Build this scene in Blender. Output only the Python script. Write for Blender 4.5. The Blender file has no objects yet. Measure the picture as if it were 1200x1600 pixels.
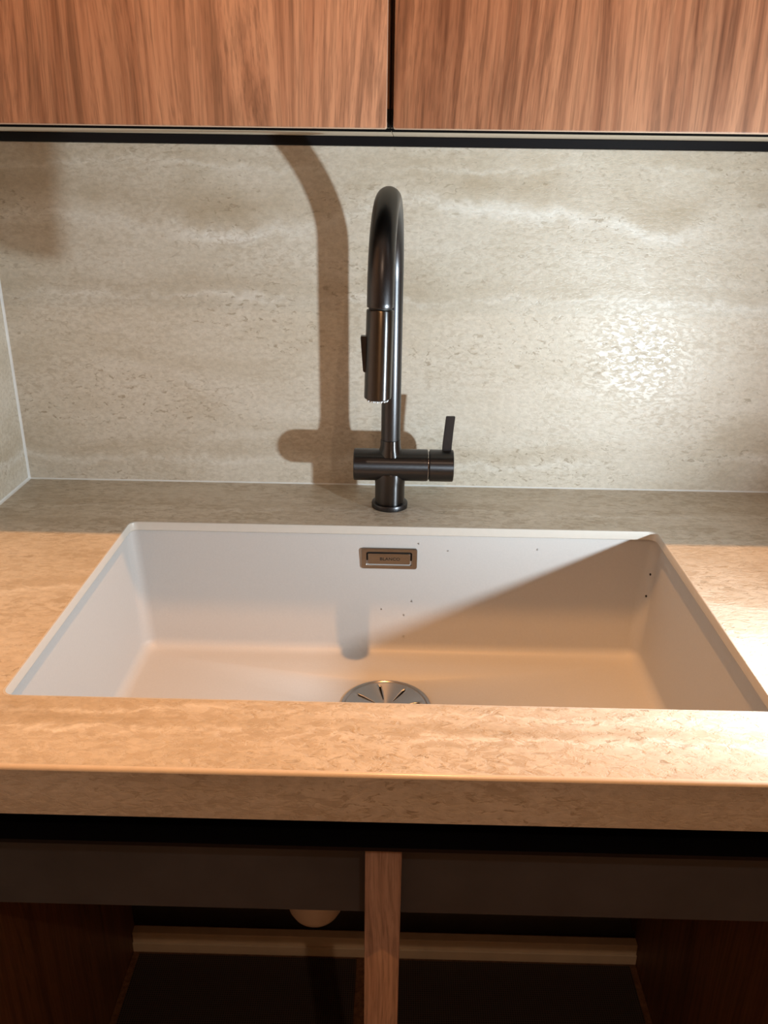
import bpy, bmesh, math, random
from mathutils import Vector, Matrix
random.seed(7)
PI = math.pi
scene = bpy.context.scene
C = scene.collection
K = 0.92                      # height of the worktop above the room floor (all z below are given from the worktop)

# ------------------------------------------------------------------ camera
cam_d = bpy.data.cameras.new('camera')
cam = bpy.data.objects.new('camera', cam_d); C.objects.link(cam)
cam_d.sensor_fit = 'HORIZONTAL'; cam_d.sensor_width = 36.0
cam_d.lens = 1334.33 / 1200 * 36.0
cam_d.clip_start = 0.02
pitch, yaw, roll = 0.3921, -0.0143, 0.0139
fw = Vector((math.sin(yaw)*math.cos(pitch), math.cos(yaw)*math.cos(pitch), -math.sin(pitch)))
rt = Vector((math.cos(yaw), -math.sin(yaw), 0))
up = rt.cross(fw)
rt, up = math.cos(roll)*rt + math.sin(roll)*up, -math.sin(roll)*rt + math.cos(roll)*up
M4 = Matrix((rt, up, -fw)).transposed().to_4x4()
M4.translation = Vector((0.0033, -1.1985, 0.4522 + K))
cam.matrix_world = M4
scene.camera = cam

# ------------------------------------------------------------------ world and exposure
w = bpy.data.worlds.new('world'); scene.world = w; w.use_nodes = True
w.node_tree.nodes['Background'].inputs[0].default_value = (1.0, 0.72, 0.48, 1)
w.node_tree.nodes['Background'].inputs[1].default_value = 0.02
scene.view_settings.view_transform = 'Standard'
scene.view_settings.look = 'None'
scene.view_settings.gamma = 1.0
scene.view_settings.use_curve_mapping = False
scene.view_settings.exposure = 0.0

WARM_POS = Vector((0.08, -0.675, 1.49)); WARM_POWER = 19.5; WARM_COL = (1.0, 0.455, 0.150)
FILL_POWER = 5.5; FILL_COL = (1.0, 0.70, 0.48)  # added fill lamp behind the viewer
COOL_POS = Vector((0.515, -0.60, 0.075)); COOL_POWER = 5.2; COOL_COL = (0.80, 0.935, 1.0)
COOL_AIM = COOL_POS + Vector((-0.84, 0.47, 0.54))

# ------------------------------------------------------------------ materials
def newmat(name):
    m = bpy.data.materials.new(name); m.use_nodes = True
    nt = m.node_tree
    return m, nt, nt.nodes['Principled BSDF']
def N(nt, typ, **kw):
    n = nt.nodes.new(typ)
    for k, v in kw.items():
        if k.startswith('i_'):
            n.inputs[k[2:].replace('_', ' ')].default_value = v
        else: setattr(n, k, v)
    return n
def coords(nt, scale=(1, 1, 1), loc=(0, 0, 0)):
    g = N(nt, 'ShaderNodeNewGeometry')
    mp = N(nt, 'ShaderNodeMapping')
    mp.inputs['Scale'].default_value = scale; mp.inputs['Location'].default_value = loc
    nt.links.new(g.outputs['Position'], mp.inputs['Vector'])
    return mp.outputs['Vector']
def ramp(nt, fac, stops, interp='LINEAR'):
    r = N(nt, 'ShaderNodeValToRGB'); r.color_ramp.interpolation = interp
    els = r.color_ramp.elements
    while len(els) < len(stops): els.new(0.5)
    for e, (p, c) in zip(els, stops):
        e.position = p; e.color = c if len(c) == 4 else (*c, 1)
    nt.links.new(fac, r.inputs['Fac'])
    return r.outputs['Color']
def mix(nt, fac, a, b, mode='MIX'):
    m = N(nt, 'ShaderNodeMix', data_type='RGBA', blend_type=mode)
    for sock, v in ((m.inputs[0], fac), (m.inputs[6], a), (m.inputs[7], b)):
        if isinstance(v, (int, float)): sock.default_value = v
        elif isinstance(v, tuple): sock.default_value = (*v[:3], 1)
        else: nt.links.new(v, sock)
    return m.outputs[2]
def noise(nt, vec, scale, detail=4, rough=0.5, dist=0.0):
    n = N(nt, 'ShaderNodeTexNoise'); n.inputs['Scale'].default_value = scale
    n.inputs['Detail'].default_value = detail; n.inputs['Roughness'].default_value = rough
    n.inputs['Distortion'].default_value = dist
    nt.links.new(vec, n.inputs['Vector'])
    return n.outputs['Fac']
G = lambda v: (v, v, v)

def plain(name, col, rough=0.5, metal=0.0, var=0.06, nscale=40, bump=0.0, spec=0.5):
    m, nt, b = newmat(name)
    v = coords(nt)
    f = noise(nt, v, nscale, 3)
    c = ramp(nt, f, [(0.3, tuple(x*(1-var) for x in col)), (0.7, tuple(min(1, x*(1+var)) for x in col))])
    nt.links.new(c, b.inputs['Base Color'])
    b.inputs['Roughness'].default_value = rough; b.inputs['Metallic'].default_value = metal
    b.inputs['Specular IOR Level'].default_value = spec
    if bump:
        bp = N(nt, 'ShaderNodeBump'); bp.inputs['Strength'].default_value = bump; bp.inputs['Distance'].default_value = 0.001
        nt.links.new(noise(nt, v, nscale*8, 2), bp.inputs['Height']); nt.links.new(bp.outputs['Normal'], b.inputs['Normal'])
    return m

def math_(nt, op, a, b_=None, c=None, clamp=False):
    n = N(nt, 'ShaderNodeMath', operation=op); n.use_clamp = clamp
    for sock, v in zip(n.inputs, (a, b_, c)):
        if v is None: continue
        if isinstance(v, (int, float)): sock.default_value = v
        else: nt.links.new(v, sock)
    return n.outputs[0]
def stone(name, rough=0.34, pit=1.0, off=(0, 0, 0), axis='Z', bands=(), spec=0.5, rscale=105, hollow_shade=0.42):
    """travertine: cloudy sediment layers, pale wavy veins with a tan band above, clustered pits; axis = direction across the layers"""
    m, nt, b = newmat(name)
    v = coords(nt, (1, 2.4, 2.4), off)
    big = noise(nt, v, 2.8, 7, 0.6, 0.9)
    base = ramp(nt, big, [(0.30, (0.475, 0.41, 0.32)), (0.44, (0.575, 0.52, 0.43)), (0.56, (0.64, 0.59, 0.51)), (0.70, (0.56, 0.495, 0.40))])
    lay = noise(nt, coords(nt, (0.6, 2.4, 2.4), off), 9, 5, 0.6, 0.5)
    base = mix(nt, 0.22, base, ramp(nt, lay, [(0.35, (0.50, 0.43, 0.335)), (0.5, (0.60, 0.545, 0.46)), (0.66, (0.67, 0.63, 0.555))]))
    g = N(nt, 'ShaderNodeNewGeometry'); sp = N(nt, 'ShaderNodeSeparateXYZ'); nt.links.new(g.outputs['Position'], sp.inputs[0])
    across = sp.outputs[axis]
    jag = noise(nt, coords(nt, (1, 1, 1), off), 34, 4, 0.6)
    brk = noise(nt, coords(nt, (1, 1, 1), (off[0]+4, 0, 0)), 6.5, 2, 0.5)
    for k, (z0, amp, freq, wd, s_) in enumerate(bands):
        n1 = noise(nt, coords(nt, (1, 0.15, 0.15), (k*5.3+off[0], 0, 0)), freq, 2, 0.5)
        line = math_(nt, 'ADD', math_(nt, 'MULTIPLY_ADD', n1, amp, z0-amp*0.5), math_(nt, 'MULTIPLY_ADD', jag, 0.036, -0.018))
        dd = math_(nt, 'SUBTRACT', across, line)                 # >0 on the tan side
        up_ = math_(nt, 'SUBTRACT', 1.0, math_(nt, 'DIVIDE', math_(nt, 'ABSOLUTE', math_(nt, 'SUBTRACT', dd, wd*1.1)), wd*1.3), clamp=True)
        pale = math_(nt, 'SUBTRACT', 1.0, math_(nt, 'DIVIDE', math_(nt, 'ABSOLUTE', math_(nt, 'ADD', dd, wd*0.25)), wd*0.55), clamp=True)
        sel = ramp(nt, brk, [(0.34, G(0.15)), (0.58, G(1))])
        base = mix(nt, mix(nt, 1.0, math_(nt, 'MULTIPLY', up_, 0.9*s_), sel, 'MULTIPLY'), base, (0.45, 0.375, 0.275))
        base = mix(nt, mix(nt, 1.0, math_(nt, 'MULTIPLY', pale, s_), sel, 'MULTIPLY'), base, (0.76, 0.735, 0.68))
    mot = noise(nt, coords(nt, (1, 1.5, 1.5)), 120, 5, 0.7)
    base = mix(nt, 0.40, base, ramp(nt, mot, [(0.32, G(0.60)), (0.62, G(1.0))]), 'MULTIPLY')
    base = mix(nt, 1.0, base, (1.14, 1.14, 1.14), 'MULTIPLY')
    pn = noise(nt, coords(nt, (0.62, 1.25, 1.25), off), 135, 4, 0.6, 0.8)
    pm = ramp(nt, pn, [(0.575, G(0)), (0.65, G(1))])
    pc = ramp(nt, noise(nt, coords(nt, (1, 2.4, 2.4), (7+off[0], 2, 5)), 5.0, 4, 0.6), [(0.44, G(0.06)), (0.60, G(1))])
    pm = mix(nt, 1.0, pm, pc, 'MULTIPLY')
    base = mix(nt, mix(nt, 1.0, pm, G(0.72), 'MULTIPLY'), base, (0.33, 0.265, 0.185))
    rel = noise(nt, coords(nt, (0.7, 1.4, 1.4), off), rscale, 5, 0.65, 0.5)
    relm = ramp(nt, rel, [(0.42, G(0)), (0.53, G(1))])
    rsel = ramp(nt, noise(nt, coords(nt, (1, 2, 2), (1+off[0], 8, 3)), 7, 3, 0.6), [(0.38, G(0.25)), (0.60, G(1))])
    vly = mix(nt, 1.0, ramp(nt, relm, [(0, G(1)), (1, G(0))]), rsel, 'MULTIPLY')
    base = mix(nt, mix(nt, 1.0, vly, G(hollow_shade), 'MULTIPLY'), base, (0.44, 0.365, 0.27))      # relief shade painted as darker tan in the hollows of the leathered face
    base = mix(nt, 1.0, base, (1.05, 1.05, 1.05), 'MULTIPLY')
    nt.links.new(base, b.inputs['Base Color'])
    b.inputs['Specular IOR Level'].default_value = spec
    h = mix(nt, 0.6, relm, ramp(nt, pn, [(0.55, G(1)), (0.7, G(0))]))
    bp = N(nt, 'ShaderNodeBump'); bp.inputs['Strength'].default_value = 0.42*pit; bp.inputs['Distance'].default_value = 0.0008
    nt.links.new(h, bp.inputs['Height']); nt.links.new(bp.outputs['Normal'], b.inputs['Normal'])
    nt.links.new(ramp(nt, relm, [(0, G(min(1, rough*1.5))), (1, G(rough))]), b.inputs['Roughness'])
    return m

def wood(name, dark, mid, light, off=(0, 0, 0), rough=0.42, scale=1.0):
    m, nt, b = newmat(name)
    # vertical grain, swept sideways by a slow noise so that the lines form cathedrals
    cath = noise(nt, coords(nt, (1, 1, 0.30), off), 5.0*scale, 2, 0.45)
    def grain(z, amp, sc, det, ro):
        v = coords(nt, (1, 1, z), off)
        dv = N(nt, 'ShaderNodeVectorMath', operation='MULTIPLY_ADD')
        nt.links.new(cath, dv.inputs[0]); dv.inputs[1].default_value = (amp, amp, 0); nt.links.new(v, dv.inputs[2])
        return noise(nt, dv.outputs[0], sc*scale, det, ro)
    ring = grain(0.008, 0.11, 105, 3, 0.55)
    fine = grain(0.020, 0.11, 330, 3, 0.6)
    pore = grain(0.05, 0.11, 700, 2, 0.6)
    broad = grain(0.02, 0.11, 22, 2, 0.5)
    c = ramp(nt, ring, [(0.37, dark), (0.46, mid), (0.60, light)])
    c = mix(nt, 0.38, c, ramp(nt, broad, [(0.36, dark), (0.5, mid), (0.62, light)]))
    c = mix(nt, 0.50, c, ramp(nt, fine, [(0.40, G(0.50)), (0.53, G(1.0))]), 'MULTIPLY')
    c = mix(nt, 0.35, c, ramp(nt, pore, [(0.36, G(0.5)), (0.48, G(1.0))]), 'MULTIPLY')
    c = mix(nt, 1.0, c, (1.22, 1.16, 1.12), 'MULTIPLY')
    nt.links.new(c, b.inputs['Base Color'])
    b.inputs['Roughness'].default_value = rough
    bp = N(nt, 'ShaderNodeBump'); bp.inputs['Strength'].default_value = 0.12; bp.inputs['Distance'].default_value = 0.0003
    nt.links.new(fine, bp.inputs['Height']); nt.links.new(bp.outputs['Normal'], b.inputs['Normal'])
    return m

def brushed(name, col, rough=0.3, axis=(1, 1, 40), aniso=0.0, turned=None):
    m, nt, b = newmat(name)
    f = noise(nt, coords(nt, axis), 60, 3, 0.6)
    nt.links.new(ramp(nt, f, [(0.3, tuple(x*0.9 for x in col)), (0.7, tuple(min(1, x*1.08) for x in col))]), b.inputs['Base Color'])
    b.inputs['Metallic'].default_value = 1.0
    nt.links.new(ramp(nt, f, [(0.3, G(rough*0.9)), (0.7, G(rough*1.1))]), b.inputs['Roughness'])
    b.inputs['Anisotropic'].default_value = aniso
    if turned:        # fine lathe marks running around the axis
        tg = N(nt, 'ShaderNodeTangent', direction_type='RADIAL', axis=turned)
        nt.links.new(tg.outputs['Tangent'], b.inputs['Tangent']); b.inputs['Anisotropic Rotation'].default_value = 0.25
    return m

M = {}
M['stone'] = stone('travertine_worktop', pit=1.3, rscale=88, hollow_shade=0.62, axis='Y', off=(0.7, 0.2, 0),
                   bands=((-0.600, 0.03, 5.0, 0.010, 0.9), (-0.570, 0.02, 7.0, 0.008, 0.6), (-0.10, 0.05, 4.0, 0.012, 0.5), (-0.36, 0.10, 3.0, 0.015, 0.6)))
M['stone_wall'] = stone('travertine_wall_panel', rough=0.29, pit=0.75, rscale=140, spec=0.36, off=(2.3, 0.0, 0.6),
                        bands=((K+0.385, 0.15, 3.6, 0.026, 1.0), (K+0.275, 0.05, 5.0, 0.012, 0.5), (K+0.045, 0.06, 4.0, 0.014, 0.5), (K+0.44, 0.05, 3.0, 0.010, 0.4)))
M['cut_edge'] = plain('polished_cut_edge', (0.66, 0.63, 0.58), 0.35, nscale=120, var=0.015)
M['arris'] = plain('polished_arris_highlight', (0.74, 0.66, 0.56), 0.22, nscale=90, var=0.04)  # paler than the slab: the edge highlight is put into the colour
M['sink'] = plain('white_granite_composite', (0.585, 0.58, 0.575), 0.46, var=0.02, nscale=400, bump=0.05)
M['walnut'] = wood('walnut_veneer', (0.202, 0.097, 0.052), (0.336, 0.172, 0.099), (0.445, 0.248, 0.147))
M['walnut_b'] = wood('walnut_veneer_b', (0.172, 0.080, 0.044), (0.298, 0.150, 0.086), (0.400, 0.220, 0.130), off=(3.7, 0.3, 0.02))
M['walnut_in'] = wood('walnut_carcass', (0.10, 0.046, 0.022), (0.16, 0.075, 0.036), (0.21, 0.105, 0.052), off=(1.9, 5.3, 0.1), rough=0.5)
M['stile'] = wood('walnut_stile', (0.28, 0.18, 0.14), (0.37, 0.25, 0.20), (0.43, 0.30, 0.24), off=(9.2, 1.3, 0.7), rough=0.5)
M['banding_highlight'] = plain('walnut_banding_highlight', (0.50, 0.33, 0.23), 0.3, nscale=60)  # door edge banding, lightened to paint in the highlight on the bevels
M['beige'] = plain('beige_carcass_board', (0.46, 0.40, 0.31), 0.5, nscale=20)
M['pale_rail'] = plain('pale_cabinet_rail', (0.72, 0.60, 0.44), 0.6, nscale=25)
M['matt_black'] = plain('matt_black_strip', (0.006, 0.006, 0.006), 1.0, spec=0.0)
M['black'] = plain('black_anodised_profile', (0.005, 0.005, 0.007), 0.4, nscale=30, spec=0.25)
M['charcoal'] = plain('charcoal_rail', (0.060, 0.066, 0.078), 0.5, nscale=14, var=0.18)
M['gun'] = brushed('gunmetal_faucet', (0.088, 0.088, 0.094), 0.33, (40, 40, 3))
M['gun_turned'] = brushed('gunmetal_turned', (0.105, 0.103, 0.106), 0.36, (40, 40, 3), 0.92, 'Z')
M['gun_turned_x'] = brushed('gunmetal_turned_crosswise', (0.088, 0.088, 0.094), 0.36, (3, 40, 40), 0.8, 'X')
M['gun_dark'] = plain('dark_gap', (0.01, 0.01, 0.01), 0.5)
M['gun_hose'] = plain('satin_dark_spout', (0.06, 0.056, 0.056), 0.35, metal=0.9)
M['chrome'] = brushed('chrome_ring', (0.75, 0.75, 0.76), 0.14, (20, 20, 20))
M['steel'] = brushed('brushed_steel', (0.46, 0.43, 0.40), 0.34, (60, 60, 60), 0.85, 'Z')
M['steel_plate'] = brushed('satin_steel_plate', (0.30, 0.27, 0.24), 0.3, (2, 60, 60))
M['ink'] = plain('etched_lettering', (0.035, 0.03, 0.026), 0.8, spec=0.1)
M['nozzle'] = plain('silicone_nozzles', (0.6, 0.62, 0.64), 0.25)
M['silicone'] = plain('white_silicone', (0.82, 0.83, 0.82), 0.35)
M['plastic'] = plain('white_plastic_trap', (0.78, 0.74, 0.68), 0.35)
M['plaster'] = plain('wall_plaster', (0.40, 0.36, 0.32), 0.85, nscale=8, bump=0.1)
M['ceil'] = plain('ceiling_paint', (0.75, 0.73, 0.70), 0.9, nscale=8)
M['floor'] = wood('oak_floor', (0.20, 0.125, 0.08), (0.27, 0.175, 0.115), (0.33, 0.22, 0.15), rough=0.5)
M['torch'] = plain('black_torch_plastic', (0.03, 0.03, 0.032), 0.4)
def emis(name, col, s):
    m, nt, b = newmat(name)
    b.inputs['Base Color'].default_value = (*col, 1); b.inputs['Emission Color'].default_value = (*col, 1)
    b.inputs['Emission Strength'].default_value = s
    return m
M['lens_warm'] = emis('warm_lamp_lens', (1, 0.72, 0.45), 2.0)
M['lens_cool'] = emis('cool_lamp_lens', (0.9, 0.97, 1), 2.0)
# fine woven mesh of the cabinet liner
m, nt, b = newmat('woven_liner')
ws = []
for d in ('X', 'Y'):
    wv = N(nt, 'ShaderNodeTexWave', wave_type='BANDS', bands_direction=d); wv.inputs['Scale'].default_value = 85
    nt.links.new(coords(nt), wv.inputs['Vector']); ws.append(wv.outputs['Fac'])
hw = mix(nt, 1.0, ws[0], ws[1], 'LIGHTEN')
nt.links.new(ramp(nt, hw, [(0.55, (0.008, 0.007, 0.006)), (0.95, (0.075, 0.052, 0.04))]), b.inputs['Base Color'])
b.inputs['Roughness'].default_value = 0.75
M['liner'] = m
m, nt, b = newmat('water'); b.inputs['Transmission Weight'].default_value = 1.0; b.inputs['IOR'].default_value = 1.33
b.inputs['Roughness'].default_value = 0.02
M['water'] = m

# ------------------------------------------------------------------ helpers
def wloc(o):
    v = Vector((0, 0, 0))
    while o: v += Vector(o.location); o = o.parent
    return v
def obj(name, bm, mat, parent=None, smooth=30, label=None, origin=None):
    """link a bmesh given in worktop coordinates as one mesh object"""
    base = wloc(parent) if parent else Vector(origin) + Vector((0, 0, K)) if origin else Vector((0, 0, 0))
    bmesh.ops.translate(bm, verts=bm.verts, vec=Vector((0, 0, K)) - base)
    bmesh.ops.recalc_face_normals(bm, faces=bm.faces)
    me = bpy.data.meshes.new(name); bm.to_mesh(me); bm.free()
    for mm in (mat if isinstance(mat, (list, tuple)) else [mat]): me.materials.append(M[mm])
    if smooth:
        for p in me.polygons: p.use_smooth = True
        me.set_sharp_from_angle(angle=math.radians(smooth))
    o = bpy.data.objects.new(name, me); C.objects.link(o)
    if parent: o.parent = parent
    elif origin: o.location = base
    if label: o['label'] = label
    return o
def thing(name, label, cat, loc, group=None):
    o = bpy.data.objects.new(name, None); C.objects.link(o); o.empty_display_size = 0.05
    o.location = Vector(loc) + Vector((0, 0, K)); o['label'] = label; o['category'] = cat
    if group: o['group'] = group
    return o
def tag(o, label, cat, group=None):
    o['label'] = label; o['category'] = cat
    if group: o['group'] = group
    return o
def struct(o): o['kind'] = 'structure'; return o
def box(x0, x1, y0, y1, z0, z1, bev=0.0, seg=2, bm=None):
    b = bmesh.new()
    bmesh.ops.create_cube(b, size=1)
    bmesh.ops.scale(b, verts=b.verts, vec=(x1-x0, y1-y0, z1-z0))
    bmesh.ops.translate(b, verts=b.verts, vec=((x0+x1)/2, (y0+y1)/2, (z0+z1)/2))
    if bev: bmesh.ops.bevel(b, geom=b.edges[:], offset=bev, segments=seg, affect='EDGES', profile=0.5)
    if bm is not None:
        me = bpy.data.meshes.new('tmp'); b.to_mesh(me); b.free(); bm.from_mesh(me); bpy.data.meshes.remove(me); return bm
    return b
def rrect(cx, cy, hx, hy, r, z, seg=6):
    pts = []
    for sx, sy, a0 in ((1, 1, 0), (-1, 1, PI/2), (-1, -1, PI), (1, -1, 1.5*PI)):
        for i in range(seg+1):
            a = a0 + PI/2*i/seg
            pts.append((cx+sx*(hx-r)+r*math.cos(a), cy+sy*(hy-r)+r*math.sin(a), z))
    return pts
def loft(bm, loops, close_first=False, close_last=False):
    vs = [[bm.verts.new(p) for p in L] for L in loops]
    n = len(vs[0])
    for a, b_ in zip(vs, vs[1:]):
        for i in range(n): bm.faces.new((a[i], a[(i+1) % n], b_[(i+1) % n], b_[i]))
    if close_first: bm.faces.new(vs[0][::-1])
    if close_last: bm.faces.new(vs[-1])
    return vs
def basis(d):
    d = Vector(d).normalized()
    a = Vector((0, 0, 1)) if abs(d.z) < 0.9 else Vector((0, 1, 0))
    u = d.cross(a).normalized(); return u, d.cross(u).normalized(), d
def lathe(o, d, prof, seg=48, bm=None, cap=True):
    """revolve (r, t) pairs around the axis through o along d"""
    bm = bm or bmesh.new(); u, v, d = basis(d); o = Vector(o)
    loops = [[o + d*t + (u*math.cos(2*PI*i/seg) + v*math.sin(2*PI*i/seg))*max(r, 1e-5) for i in range(seg)] for r, t in prof]
    loft(bm, loops, cap, cap); return bm
def tube(path, radii, seg=40, bm=None, cap=True):
    bm = bm or bmesh.new(); loops = []
    u = None
    for i, p in enumerate(path):
        t = (path[min(i+1, len(path)-1)] - path[max(i-1, 0)]).normalized()
        if u is None: u = basis(t)[0]
        u = (u - t*u.dot(t)).normalized(); v = t.cross(u)
        loops.append([p + (u*math.cos(2*PI*k/seg) + v*math.sin(2*PI*k/seg))*radii[i] for k in range(seg)])
    loft(bm, loops, cap, cap); return bm
def prism_x(prof, x0, x1):
    bm = bmesh.new(); loft(bm, [[(x, y, z) for y, z in prof] for x in (x0, x1)], True, True); return bm

XL, XR = -0.5495, 1.10           # stone panel on the left, end of the worktop on the right
YF = -0.652                      # front edge of the worktop
SX, SY0, SY1 = 0.35, -0.1558, -0.5546   # sink opening
SCY = (SY0+SY1)/2; SHY = (SY0-SY1)/2
FLOOR = -K

# ------------------------------------------------------------------ setting
RX0, RX1, RY0, RY1, RZ1 = XL-0.012, 1.60, -2.60, 0.012, 1.50
struct(obj('floor', box(RX0-.1, RX1+.1, RY0-.1, RY1+.1, FLOOR-.05, FLOOR), 'floor'))
struct(obj('ceiling', box(RX0-.1, RX1+.1, RY0-.1, RY1+.1, RZ1, RZ1+.05), 'ceil'))
struct(obj('wall_back', box(RX0-.1, RX1+.1, RY1, RY1+.1, FLOOR, RZ1), 'plaster'))
struct(obj('wall_left', box(RX0-.1, RX0, RY0, RY1, FLOOR, RZ1), 'plaster'))
struct(obj('wall_right', box(RX1, RX1+.1, RY0, RY1, FLOOR, RZ1), 'plaster'))
struct(obj('wall_front', box(RX0-.1, RX1+.1, RY0-.1, RY0, FLOOR, RZ1), 'plaster'))

# stone wall panels
tag(obj('backsplash_panel', box(XL, XR, 0.0, 0.0119, 0.0004, 0.4671, 0.0006, 1), 'stone_wall', origin=(0, 0, 0)),
    'pale travertine-look backsplash panel on the wall behind the faucet', 'backsplash')
tag(obj('side_splash_panel', box(XL-0.0119, XL, -0.652, 0.0119, 0.0004, 0.4671, 0.0006, 1), 'stone_wall', origin=(XL, 0, 0)),
    'narrow sliver of travertine-look stone panel on the left side wall', 'backsplash')
def bead(p, q, s, nrm):
    """triangular silicone fillet between p and q"""
    p, q = Vector(p), Vector(q); a, b_ = Vector(nrm[0])*s, Vector(nrm[1])*s
    bm = bmesh.new(); loft(bm, [[e, e+a, e+(a+b_)*0.36, e+b_] for e in (p, q)], True, True); return bm
struct(obj('trim_1', bead((XL, 0, 0.0), (XL, 0, 0.467), 0.0027, ((1, 0, 0), (0, -1, 0))), 'silicone'))
struct(obj('trim_2', bead((XL, 0, 0), (XL, -0.65, 0), 0.0032, ((1, 0, 0), (0, 0, 1))), 'silicone'))
struct(obj('trim_3', bead((XL, 0, 0), (XR, 0, 0), 0.0018, ((0, -1, 0), (0, 0, 1))), 'silicone'))
struct(obj('trim_4', box(XL, XR, -0.003, 0.0119, 0.4675, 0.4784, 0.0005, 1), 'black'))

# ------------------------------------------------------------------ worktop
ct = thing('countertop', 'beige travertine-look worktop with rounded front edge around the white sink', 'countertop', ((XL+XR)/2, YF, -0.012))
ct['label'] = 'beige travertine-look worktop slab with deep front apron around the white sink'
def slab_with_hole(x0, x1, y0, y1, z0, z1, hole):
    bm = bmesh.new()
    for z in (z1, z0):
        out = [bm.verts.new((x, y, z)) for x, y in ((x0, y0), (x1, y0), (x1, y1), (x0, y1))]
        inn = [bm.verts.new((p[0], p[1], z)) for p in hole]
        es = [bm.edges.new((L[i], L[(i+1) % len(L)])) for L in (out, inn) for i in range(len(L))]
        bmesh.ops.triangle_fill(bm, use_beauty=True, use_dissolve=False, edges=es)
        if z == z1: to = out
        else:
            for i in range(4): bm.faces.new((to[i], to[(i+1) % 4], out[(i+1) % 4], out[i]))
    return bm
hole = rrect(0, SCY, SX, SHY, 0.011, 0, 8)
obj('slab', slab_with_hole(XL, XR, YF+0.004, -0.0002, -0.012, 0, hole), 'stone', ct, smooth=0)
bm = bmesh.new()   # polished rim of the cut-out, eased by a small arris
loft(bm, [rrect(0, SCY, SX+o, SHY+o, 0.011, z, 8) for o, z in ((0.0012, -0.012), (-0.0002, -0.0116), (-0.0002, -0.0012), (0.0001, -0.0003), (0.0008, 0.00015), (0.0016, 0.0001))])
obj('cut_edge', bm, 'cut_edge', ct, smooth=50, label='pale polished rim of the sink cut-out')
r = 0.0032         # polished rounded arris along the front, highlight in its colour, apron below it
arc = [(YF+r-r*math.sin(a), -r+r*math.cos(a)) for a in [PI/2*i/6 for i in range(7)]]
obj('front_arris', prism_x(arc + [(YF+0.004, -r), (YF+0.004, 0)], XL, XR), 'arris', ct, smooth=40, label='smooth polished front edge, coloured paler as a highlight')
obj('apron', prism_x([(YF+0.0002, -r-.0002), (YF+0.0002, -0.0478), (YF+0.02, -0.0478), (YF+0.02, -0.0122), (YF+0.004, -0.0122), (YF+.004, -r-.0002)], XL, XR), 'stone', ct, smooth=0)

# ------------------------------------------------------------------ sink
sk = thing('undermount_sink', 'wide white composite undermount sink bowl set below the stone worktop', 'sink', (0, SCY, -0.20))
bm = bmesh.new()
zt = -0.0124
H = lambda o, z, rr: rrect(0, SCY, SX+o, SHY+o, rr, z, 8)
loops = [H(0.020, zt-0.008, 0.02), H(0.020, zt, 0.02), H(0.0085, zt, 0.016), H(0.0065, zt-0.0015, 0.015)]
loops += [H(0.0065-0.0095*t, zt-0.0015-0.160*t, 0.015+0.004*t) for t in (0.33, 0.66, 1.0)]
rf = 0.0155; zb = -0.174
for i in range(1, 9):
    a = PI/2*i/8
    loops.append(H(-0.003-rf*(1-math.cos(a)), zb-rf*math.sin(a), 0.019-0.008*i/8))
vs = loft(bm, loops)
last = vs[-1]
DX, DY, DR = -0.004, -0.2915, 0.0575
zf = zb - rf
flat = [bm.verts.new((v.co.x*0.97, SCY+(v.co.y-SCY)*0.955, zf)) for v in last]
n = len(last)
for i in range(n): bm.faces.new((last[i], last[(i+1) % n], flat[(i+1) % n], flat[i]))
circ = [bm.verts.new((DX+(DR-.004)*math.cos(2*PI*i/48), DY+(DR-.004)*math.sin(2*PI*i/48), zf)) for i in range(48)]
es = [bm.edges.get((flat[i], flat[(i+1) % n])) for i in range(n)] + [bm.edges.new((circ[i], circ[(i+1) % 48])) for i in range(48)]
bmesh.ops.triangle_fill(bm, use_beauty=True, use_dissolve=False, edges=es)
bowl = obj('bowl', bm, 'sink', sk, smooth=40)
sm = bowl.modifiers.new('thickness', 'SOLIDIFY'); sm.thickness = 0.007; sm.offset = -1 
# drain: dished strainer with eight radial slots, cup below
ZD = zf + 0.0012
ring = obj('drain_ring', lathe((DX, DY, 0), (0, 0, 1), [(DR-0.002, zf-0.003), (DR, zf+0.0002), (DR-0.0004, ZD), (DR-0.003, ZD+0.0004), (DR-0.005, ZD-0.001), (DR-0.006, zf-0.004)], 64, cap=False), 'steel', sk, label='thin brushed steel rim around the drain')
bm = bmesh.new(); NS = 96
rs = [0.004, 0.012, 0.017, 0.026, 0.035, 0.044, 0.050, DR-0.005]
zz = lambda r_: ZD - 0.0005 - 0.0032*max(0, 1-(r_/(DR-0.005))**2)**0.9
grid = [[bm.verts.new((DX+r_*math.cos(2*PI*(i+0.5)/NS), DY+r_*math.sin(2*PI*(i+0.5)/NS), zz(r_))) for i in range(NS)] for r_ in rs]
slots = set(int(NS*(k/8.0)+2) % NS for k in range(8))
for j in range(len(rs)-1):
    for i in range(NS):
        if i in slots and 2 <= j <= 4: continue
        bm.faces.new((grid[j][i], grid[j][(i+1) % NS], grid[j+1][(i+1) % NS], grid[j+1][i]))
bm.faces.new(grid[0])
st = obj('drain_strainer', bm, 'steel', sk, smooth=60, label='round brushed steel strainer with radial slots')
s2 = st.modifiers.new('thickness', 'SOLIDIFY'); s2.thickness = 0.0012; s2.offset = 0
obj('drain_cup', lathe((DX, DY, 0), (0, 0, 1), [(DR-0.004, zf-0.004), (DR-0.008, zf-0.03), (0.03, zf-0.05), (0.022, zf-0.075)], 48), 'gun_dark', sk)
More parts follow.
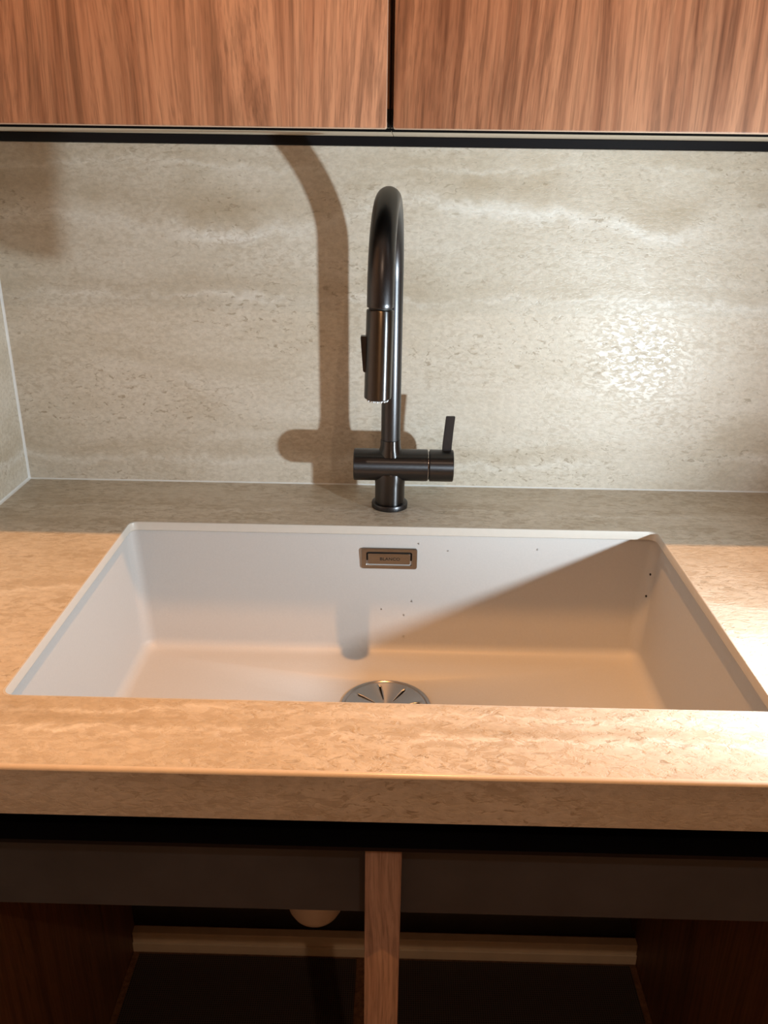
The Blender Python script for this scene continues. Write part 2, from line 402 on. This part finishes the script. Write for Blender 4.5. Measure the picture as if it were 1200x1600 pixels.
# overflow plate
OX, OZ = -0.0038, -0.0486
ybw = lambda z: SCY+SHY+0.0065-0.0095*min(1, max(0, (zt-0.0015-z)/0.160))
oy = ybw(OZ)
def plate(hx, hz, r, y0, y1, bev=0.0008, cx=OX, cz=OZ):
    """rounded plate in the xz plane, front at y1"""
    bm = bmesh.new()
    mk = lambda h, k, rr, y: [(p[0], y, p[1]) for p in rrect(cx, cz, h, k, rr, 0, 5)]
    loft(bm, [mk(hx, hz, r, y0), mk(hx, hz, r, y1+bev), mk(hx-bev, hz-bev, r-bev*.6, y1)], True, True)
    return bm
bm = bmesh.new()   # plate as a frame with an opening
mk = lambda h, k, rr, y, cx=OX: [(p[0], y, p[1]) for p in rrect(cx, OZ, h, k, rr, 0, 5)]
loft(bm, [mk(.0380, .0152, .0035, oy+.001), mk(.0380, .0152, .0035, oy-.0018), mk(.0374, .0146, .003, oy-.0026),
          mk(.0316, .0104, .0030, oy-.0026), mk(.0312, .0100, .0028, oy-.0023), mk(.0312, .0100, .0028, oy+.004)], False, True)
op = obj('overflow_plate', bm, 'steel_plate', sk, label='satin steel overflow plate on the back wall of the bowl')
obj('overflow_recess', plate(.0311, .0099, .0025, oy+.0035, oy-.0002, .0002), 'gun_dark', op)
obj('overflow_cover', plate(.0286, .0078, .0018, oy, oy-.0030, .0004), 'steel_plate', op)
fc = bpy.data.curves.new('lettering', 'FONT'); fc.body = 'BLANCO'; fc.size = 0.0058; fc.align_x = 'CENTER'; fc.align_y = 'CENTER'
fc.extrude = 0.00008; fc.offset = 0.00014; fc.space_character = 1.08
fo = bpy.data.objects.new('tmp_text', fc); C.objects.link(fo)
dg = bpy.context.evaluated_depsgraph_get(); dg.update()
tm = bpy.data.meshes.new_from_object(fo.evaluated_get(dg))
bpy.data.objects.remove(fo)
bm = bmesh.new(); bm.from_mesh(tm); bpy.data.meshes.remove(tm)
bmesh.ops.transform(bm, verts=bm.verts, matrix=Matrix.Translation((OX+0.001, oy-.00308, OZ)) @ Matrix.Rotation(PI/2, 4, 'X') @ Matrix.Scale(1.12, 4, (1, 0, 0)))
obj('lettering', bm, 'ink', op, smooth=0, label='small dark etched capital letters')

# ------------------------------------------------------------------ faucet
FX, FY = -0.0050, -0.082
fa = thing('kitchen_faucet', 'tall dark gunmetal gooseneck faucet with side lever behind the sink', 'faucet', (FX, FY, 0))
obj('base_flange', lathe((FX, FY, 0), (0, 0, 1), [(.0250, 0.0002), (.0252, .001), (.0252, .0062), (.0246, .0074), (.0225, .0078)], 64), 'gun', fa)
ZB, RB = 0.0615, 0.0222
obj('base_column', lathe((FX, FY, 0), (0, 0, 1), [(.0202, .0076), (.0206, .0090), (.0206, .034), (.0212, .0400), (.0222, .0445), (.0222, .052), (.015, .06)], 64), 'gun_turned', fa)
body = obj('valve_body', lathe((0, FY, ZB), (1, 0, 0), [(RB-.0010, -.0552), (RB, -.0542), (RB, .0455), (RB-.0006, .0462), (.0195, .0464), (.0195, .0500)], 64), 'gun_turned_x', fa)
obj('seam_ring', lathe((0, FY, ZB), (1, 0, 0), [(.0209, .0463), (.0214, .0467), (.0214, .0473), (.0205, .0477)], 48), 'chrome', body, label='thin bright ring at the lever joint')
cap = obj('lever_cap', lathe((0, FY, ZB), (1, 0, 0), [(.0185, .0486), (RB-.0006, .0490), (RB, .0496), (RB, .0808), (RB-.001, .0818), (RB-.003, .0820)], 64), 'gun_turned_x', fa)
bm = bmesh.new()    # flat paddle rising from the cap, leaning out a little
loft(bm, [[(x+sx*hx, FY+.002+sy*hy, z) for sx, sy in ((-1, -1), (1, -1), (1, 1), (-1, 1))] for z, x, hx, hy in
          ((ZB+.014, .0722, .0064, .0032), (ZB+.030, .0726, .0064, .0030), (ZB+.050, .0740, .0062, .0028), (ZB+.070, .0757, .0062, .0026))], True, True)
bmesh.ops.bevel(bm, geom=[e for e in bm.edges], offset=.0007, segments=2, affect='EDGES')
obj('lever', bm, 'gun', fa)
# neck between body and spout
obj('neck', lathe((FX, FY, 0), (0, 0, 1), [(.0178, .0765), (.0160, .0815), (.0146, .0855), (.0138, .090), (.0137, .0975), (.0134, .0982)], 56), 'gun_turned', fa)
SWV = math.radians(3.3); dirh = Vector((-math.sin(SWV), -math.cos(SWV), 0))
RA = 0.1010; ZC = 0.3095
path, rad = [], []
P0 = Vector((FX, FY, 0))
for i in range(12): z = .0987+(ZC-.0987)*i/11; path.append(P0+Vector((0, 0, z))); rad.append(.0131)
A1 = PI*0.992
for i in range(1, 41):
    a = A1*i/40; path.append(P0 + dirh*(RA-RA*math.cos(a)) + Vector((0, 0, ZC+RA*math.sin(a)))); rad.append(.0131+.0012*min(1, i/30))
d_end = (dirh*math.sin(A1) + Vector((0, 0, math.cos(A1)))).normalized()
d_end = (d_end + dirh*0.01 + Vector((-0.016, 0, 0))).normalized()
path.append(path[-1]+d_end*.004); rad.append(.0143)
path.append(path[-1]+d_end*.0006); rad.append(.0139)
spout = obj('spout', tube(path, rad), 'gun', fa, smooth=40)
E0 = path[-1]
obj('joint_ring', lathe(E0, d_end, [(.0122, -.001), (.0122, .0035)], 40), 'gun_dark', spout)
hd = obj('spray_head', lathe(E0+d_end*.0022, d_end, [(.0130, 0), (.0141, .0004), (.0146, .0014), (.0147, .020), (.0149, .0935), (.0145, .0950), (.0125, .0952)], 56), 'gun_turned', fa)
lf = Vector((-1, 0, 0)); lf = (lf - d_end*lf.dot(d_end)).normalized(); ff = d_end.cross(lf).normalized()
O1 = E0 + d_end*.0022
bm = bmesh.new()    # rocker button on the left flank, proud at its top
Lq = []
for t, out in ((.0280, .0196), (.0295, .0200), (.0650, .0166), (.0665, .0154)):
    Lq.append([O1+d_end*t+lf*o_+ff*s for o_, s in ((.012, -.0055), (out, -.0045), (out, .0045), (.012, .0055))])
loft(bm, Lq, True, True)
obj('spray_button', bm, 'gun', hd)
aer = obj('spray_face', lathe(O1+d_end*.0950, d_end, [(.0126, 0), (.0122, .0012), (.0118, .0016)], 40), 'gun_dark', hd)
bm = bmesh.new()
for rr_, nn in ((.0108, 16), (.0070, 10), (.003, 5)):
    for k in range(nn):
        a = 2*PI*k/nn; c = O1+d_end*.0962+(lf*math.cos(a)+ff*math.sin(a))*rr_
        lathe(c, d_end, [(.0012, 0), (.0012, .0018), (.0008, .0024)], 8, bm)
obj('spray_nozzles', bm, 'nozzle', aer, label='ring of pale spray nozzles')

# ------------------------------------------------------------------ wall cabinets
ZDR, ZU, YD = 0.4774, 0.4788, -0.350
def wall_cabinet(x0, x1, dx0, dx1, mat, label):
    t = thing('wall_cabinet', label, 'cabinet', ((x0+x1)/2, -0.17, ZU), 'walnut wall cabinets above the sink')
    zt_ = 1.20; th = 0.018
    bm = bmesh.new()
    for xa, xb in ((x0, x0+th), (x1-th, x1)): box(xa, xb, YD+.022, 0.0105, ZU+.0161, zt_, bm=bm)
    box(x0, x1, YD+.022, 0.0105, zt_, zt_+th, bm=bm); box(x0+th, x1-th, 0.002, 0.0105, ZU+.0161, zt_, bm=bm)
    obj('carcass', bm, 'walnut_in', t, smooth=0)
    # bottom board: beige underside, black front lipping
    obj('bottom_board', box(x0, x1, YD+.024, 0.0105, ZU, ZU+.016), 'beige', t, smooth=0, label='pale beige underside board')
    obj('front_lipping', box(x0, x1, YD+.0215, YD+.0239, ZU, ZU+.016), 'black', t, smooth=0)
    obj('underside_strip', box(x0, x1, -0.322, -0.215, ZU-.0005, ZU+.001), 'matt_black', t, smooth=0, label='black strip along the underside')  # flat matt black strip across the underside, behind the door
    bm = box(dx0, dx1, YD, YD+.020, ZDR, zt_+th, .0017, 2)
    bm.normal_update()
    for f in bm.faces:
        if f.normal.y > -0.92 and abs(f.normal.y) < 0.92: f.material_index = 1
    obj('door', bm, [mat, 'banding_highlight'], t)
    return t
wall_cabinet(XL+.001, -0.0087, XL+.003, -0.0112, 'walnut', 'walnut wall cabinet on the left, its door edge ending above the faucet')
wall_cabinet(-0.0079, 0.545, -0.0053, 0.543, 'walnut_b', 'walnut wall cabinet on the right, reaching past the right picture edge')

# ------------------------------------------------------------------ base cabinets
CX0, CX1, CZ0 = -0.432, 0.428, -0.812
YCF, YCB = -0.632, -0.120
bc = thing('base_cabinet', 'open walnut base cabinet without doors under the sink', 'cabinet', (0, -0.35, FLOOR))
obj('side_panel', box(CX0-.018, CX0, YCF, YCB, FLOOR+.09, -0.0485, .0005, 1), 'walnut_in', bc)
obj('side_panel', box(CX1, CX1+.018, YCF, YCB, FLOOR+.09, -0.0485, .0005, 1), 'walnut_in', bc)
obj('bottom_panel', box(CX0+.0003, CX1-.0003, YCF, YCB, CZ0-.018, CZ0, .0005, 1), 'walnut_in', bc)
obj('back_rail', box(CX0+.0003, CX1-.0003, YCB-.016, YCB, CZ0+.0003, CZ0+.040, .0008, 1), 'pale_rail', bc, label='pale rail along the cabinet back')
obj('rail_lip', box(CX0+.0003, CX1-.0003, YCB-.020, YCB-.0162, CZ0+.0003, CZ0+.020, .0005, 1), 'pale_rail', bc)
obj('front_rail', box(CX0+.0003, CX1-.0003, -0.606, -0.590, -0.196, -0.0865, .0005, 1), 'charcoal', bc, label='charcoal rail across the cabinet front')
obj('grip_profile', prism_x([(-.640, -.0860), (-.640, -.0900), (-.607, -.0900), (-.607, -.0485), (-.611, -.0485), (-.611, -.0860)], CX0+.0003, CX1-.0003), 'black', bc, smooth=0, label='black grip channel under the worktop')
obj('center_stile', box(-.0172, .0148, YCF, YCF+.020, FLOOR+.09, -.0925, .0012, 2), 'stile', bc, label='reddish brown upright wooden stile')
obj('plinth', box(CX0-.018, CX1+.018, YCF+.06, YCF+.075, FLOOR+.0005, FLOOR+.0899, .0005, 1), 'black', bc)
# neighbours that carry the rest of the worktop
sb = thing('base_cabinet', 'closed walnut base cabinet right of the open one, beyond the picture edge', 'cabinet', (0.77, -0.35, FLOOR))
obj('carcass', box(CX1+.019, XR-.002, -.628, 0.010, FLOOR+.09, -.0485, .0005, 1), 'walnut_in', sb)
obj('door', box(CX1+.022, XR-.005, -.648, -.6285, FLOOR+.095, -.092, .001, 1), 'walnut_b', sb)
obj('plinth', box(CX1+.019, XR-.002, -.57, -.555, FLOOR+.0005, FLOOR+.0899, .0005, 1), 'black', sb)
fp = obj('filler_panel', box(XL, CX0-.019, -.640, -.622, FLOOR+.0005, -.0485, .001, 1), 'walnut', origin=(-.5, -.63, FLOOR))
tag(fp, 'walnut filler panel between the left wall and the open base cabinet', 'panel')

# liners on the cabinet floor
def liner(x0, x1, label):
    bm = box(x0, x1, YCF+.03, YCB-.024, CZ0+.0004, CZ0+.0032, .0008, 1)
    tag(obj('shelf_liner', bm, 'liner', origin=((x0+x1)/2, -.35, CZ0)), label, 'mat', 'woven liners in the sink cabinet')
liner(CX0+.012, -.048, 'dark woven liner on the cabinet floor left of the wooden stile')
liner(-.022, CX1-.012, 'dark woven liner on the cabinet floor right of the wooden stile')

# white waste trap under the bowl
tr = thing('waste_trap', 'white plastic waste trap showing below the charcoal rail', 'pipe', (-.094, -.33, -.50))
TX, TY, TZ = -.0945, -.33, -.5065
cupp = [(.004, 0), (.014, .0012), (.024, .0055), (.032, .013), (.0365, .022), (.0385, .034), (.0385, .10), (.036, .104), (.036, .118), (.040, .119), (.040, .140), (.03, .145), (.018, .148), (.018, .165)]
obj('trap_cup', lathe((TX, TY, TZ), (0, 0, 1), cupp, 48), 'plastic', tr)
pth = [Vector((DX, DY, zf-.0765)), Vector((DX, DY, -.29)), Vector((DX-.008, DY-.004, -.306)), Vector((DX-.03, DY-.014, -.318)), Vector((TX+.02, TY+.008, -.322)), Vector((TX+.004, TY+.002, -.328)), Vector((TX, TY, TZ+.160))]
obj('inlet_pipe', tube(pth, [.018]*7, 28), 'plastic', tr)
obj('outlet_pipe', tube([Vector((TX-.03, TY, TZ+.09)), Vector((TX-.12, TY, TZ+.09)), Vector((TX-.155, TY+.02, TZ+.09)), Vector((TX-.165, TY+.06, TZ+.09)), Vector((TX-.165, 0.01, TZ+.09))], [.018]*5, 28), 'plastic', tr)

# ------------------------------------------------------------------ lamps
def downlight(p, power, col, label, size=0.024):
    t = thing('recessed_downlight', label, 'lamp', p)
    x, y, z = p
    obj('bezel', lathe((x, y, RZ1), (0, 0, -1), [(.045, 0.0003), (.045, .003), (.041, .005), (.026, .004), (.018, .0008), (.0175, .0006)], 48, cap=False), 'ceil', t)
    obj('lens', lathe((x, y, RZ1), (0, 0, -1), [(.017, 0.0006), (.017, .0020)], 32), 'lens_warm', t)
    ld = bpy.data.lights.new('downlight_lamp', 'AREA'); ld.shape = 'DISK'; ld.size = size; ld.energy = power; ld.color = col
    lo = bpy.data.objects.new('downlight_lamp', ld); C.objects.link(lo); lo.parent = t
    lo.location = Vector((x, y, RZ1-.0075)) + Vector((0, 0, K)) - wloc(t)
    return t
downlight((0.30, -1.95, 1.49), FILL_POWER, FILL_COL, 'small dim fill downlight added far behind the viewer')  # added lamp, unseen, brightens the apron and lower cabinet
downlight(tuple(WARM_POS), WARM_POWER, WARM_COL, 'small warm ceiling downlight just in front of the wall cabinets')

# bright white torch standing on the worktop, beyond the right picture edge
tc = thing('led_work_light', 'small black work light with round white lens on the worktop', 'lamp', (COOL_POS.x, COOL_POS.y, 0))
d = (COOL_AIM - COOL_POS).normalized()
u_, v_, _ = basis(d)
bx_, by_ = COOL_POS.x - d.x*.022, COOL_POS.y - d.y*.022
obj('foot', lathe((bx_, by_, 0), (0, 0, 1), [(.028, .0003), (.028, .004), (.024, .0065), (.007, .009)], 40), 'torch', tc)
obj('stem', lathe((bx_, by_, 0), (0, 0, 1), [(.006, .007), (.006, COOL_POS.z-.012)], 24), 'torch', tc)
obj('housing', lathe(COOL_POS, d, [(.012, -.050), (.016, -.047), (.018, -.012), (.018, -.002), (.0165, -.0015), (.0145, -.004)], 40), 'torch', tc)
obj('lens', lathe(COOL_POS, d, [(.0135, -.0045), (.0135, -.0030)], 32), 'lens_cool', tc)
ld = bpy.data.lights.new('work_light_lamp', 'AREA'); ld.shape = 'DISK'; ld.size = 0.025; ld.spread = math.radians(150); ld.energy = COOL_POWER; ld.color = COOL_COL
lo = bpy.data.objects.new('work_light_lamp', ld); C.objects.link(lo); lo.parent = tc
lo.rotation_euler = d.to_track_quat('-Z', 'Y').to_euler(); lo.location = COOL_POS + d*.0005 + Vector((0, 0, K)) - wloc(tc)

# ------------------------------------------------------------------ droplets and crumbs left in the sink
def blob(name, p, nrm, r, mat, flat=0.5):
    bm = bmesh.new(); bmesh.ops.create_icosphere(bm, subdivisions=2, radius=1.0)
    u2, v2, d2 = basis(nrm)
    mt = Matrix((u2*r, v2*r*1.25, d2*r*flat)).transposed().to_4x4(); mt.translation = Vector(p)
    bmesh.ops.transform(bm, verts=bm.verts, matrix=mt)
    return obj(name, bm, mat, smooth=180, origin=p)
for x, z, r_ in ((.0281, -.1115, .0014), (-.0134, -.1246, .0012), (.0179, -.1329, .0013), (.0182, -.166, .0016), (.0354, -.0267, .0012), (.0754, -.0363, .001), (.1956, -.0317, .0011)):
    tag(blob('water_droplet', (x, ybw(z)-.0002, z), (0, -1, 0), r_, 'water'), 'tiny clear water droplet clinging to the back wall of the sink', 'water droplet', 'water droplets on the sink wall')
for x, y, r_ in ((.104, -.142, .0013), (.129, -.150, .0011), (.0359, -.1299, .0014)):
    tag(blob('water_droplet', (x, y, .0003), (0, 0, 1), r_, 'water'), 'tiny clear water droplet on the worktop right of the faucet base', 'water droplet', 'water droplets behind the sink')
for z, lab in ((-.0620, 'upper of two tiny dark crumbs in the right rear sink corner'), (-.0940, 'lower of two tiny dark crumbs in the right rear sink corner')):
    o_ = 0.0065-0.0095*(zt-0.0015-z)/0.160; rr_ = 0.015+0.004*(zt-0.0015-z)/0.160
    cx_, cy_ = SX+o_-rr_, SCY+SHY+o_-rr_
    a = math.radians(42)
    tag(blob('crumb', (cx_+(rr_-.0002)*math.cos(a), cy_+(rr_-.0002)*math.sin(a), z), (-math.cos(a), -math.sin(a), 0), .0015, 'gun_dark'), lab, 'crumb')
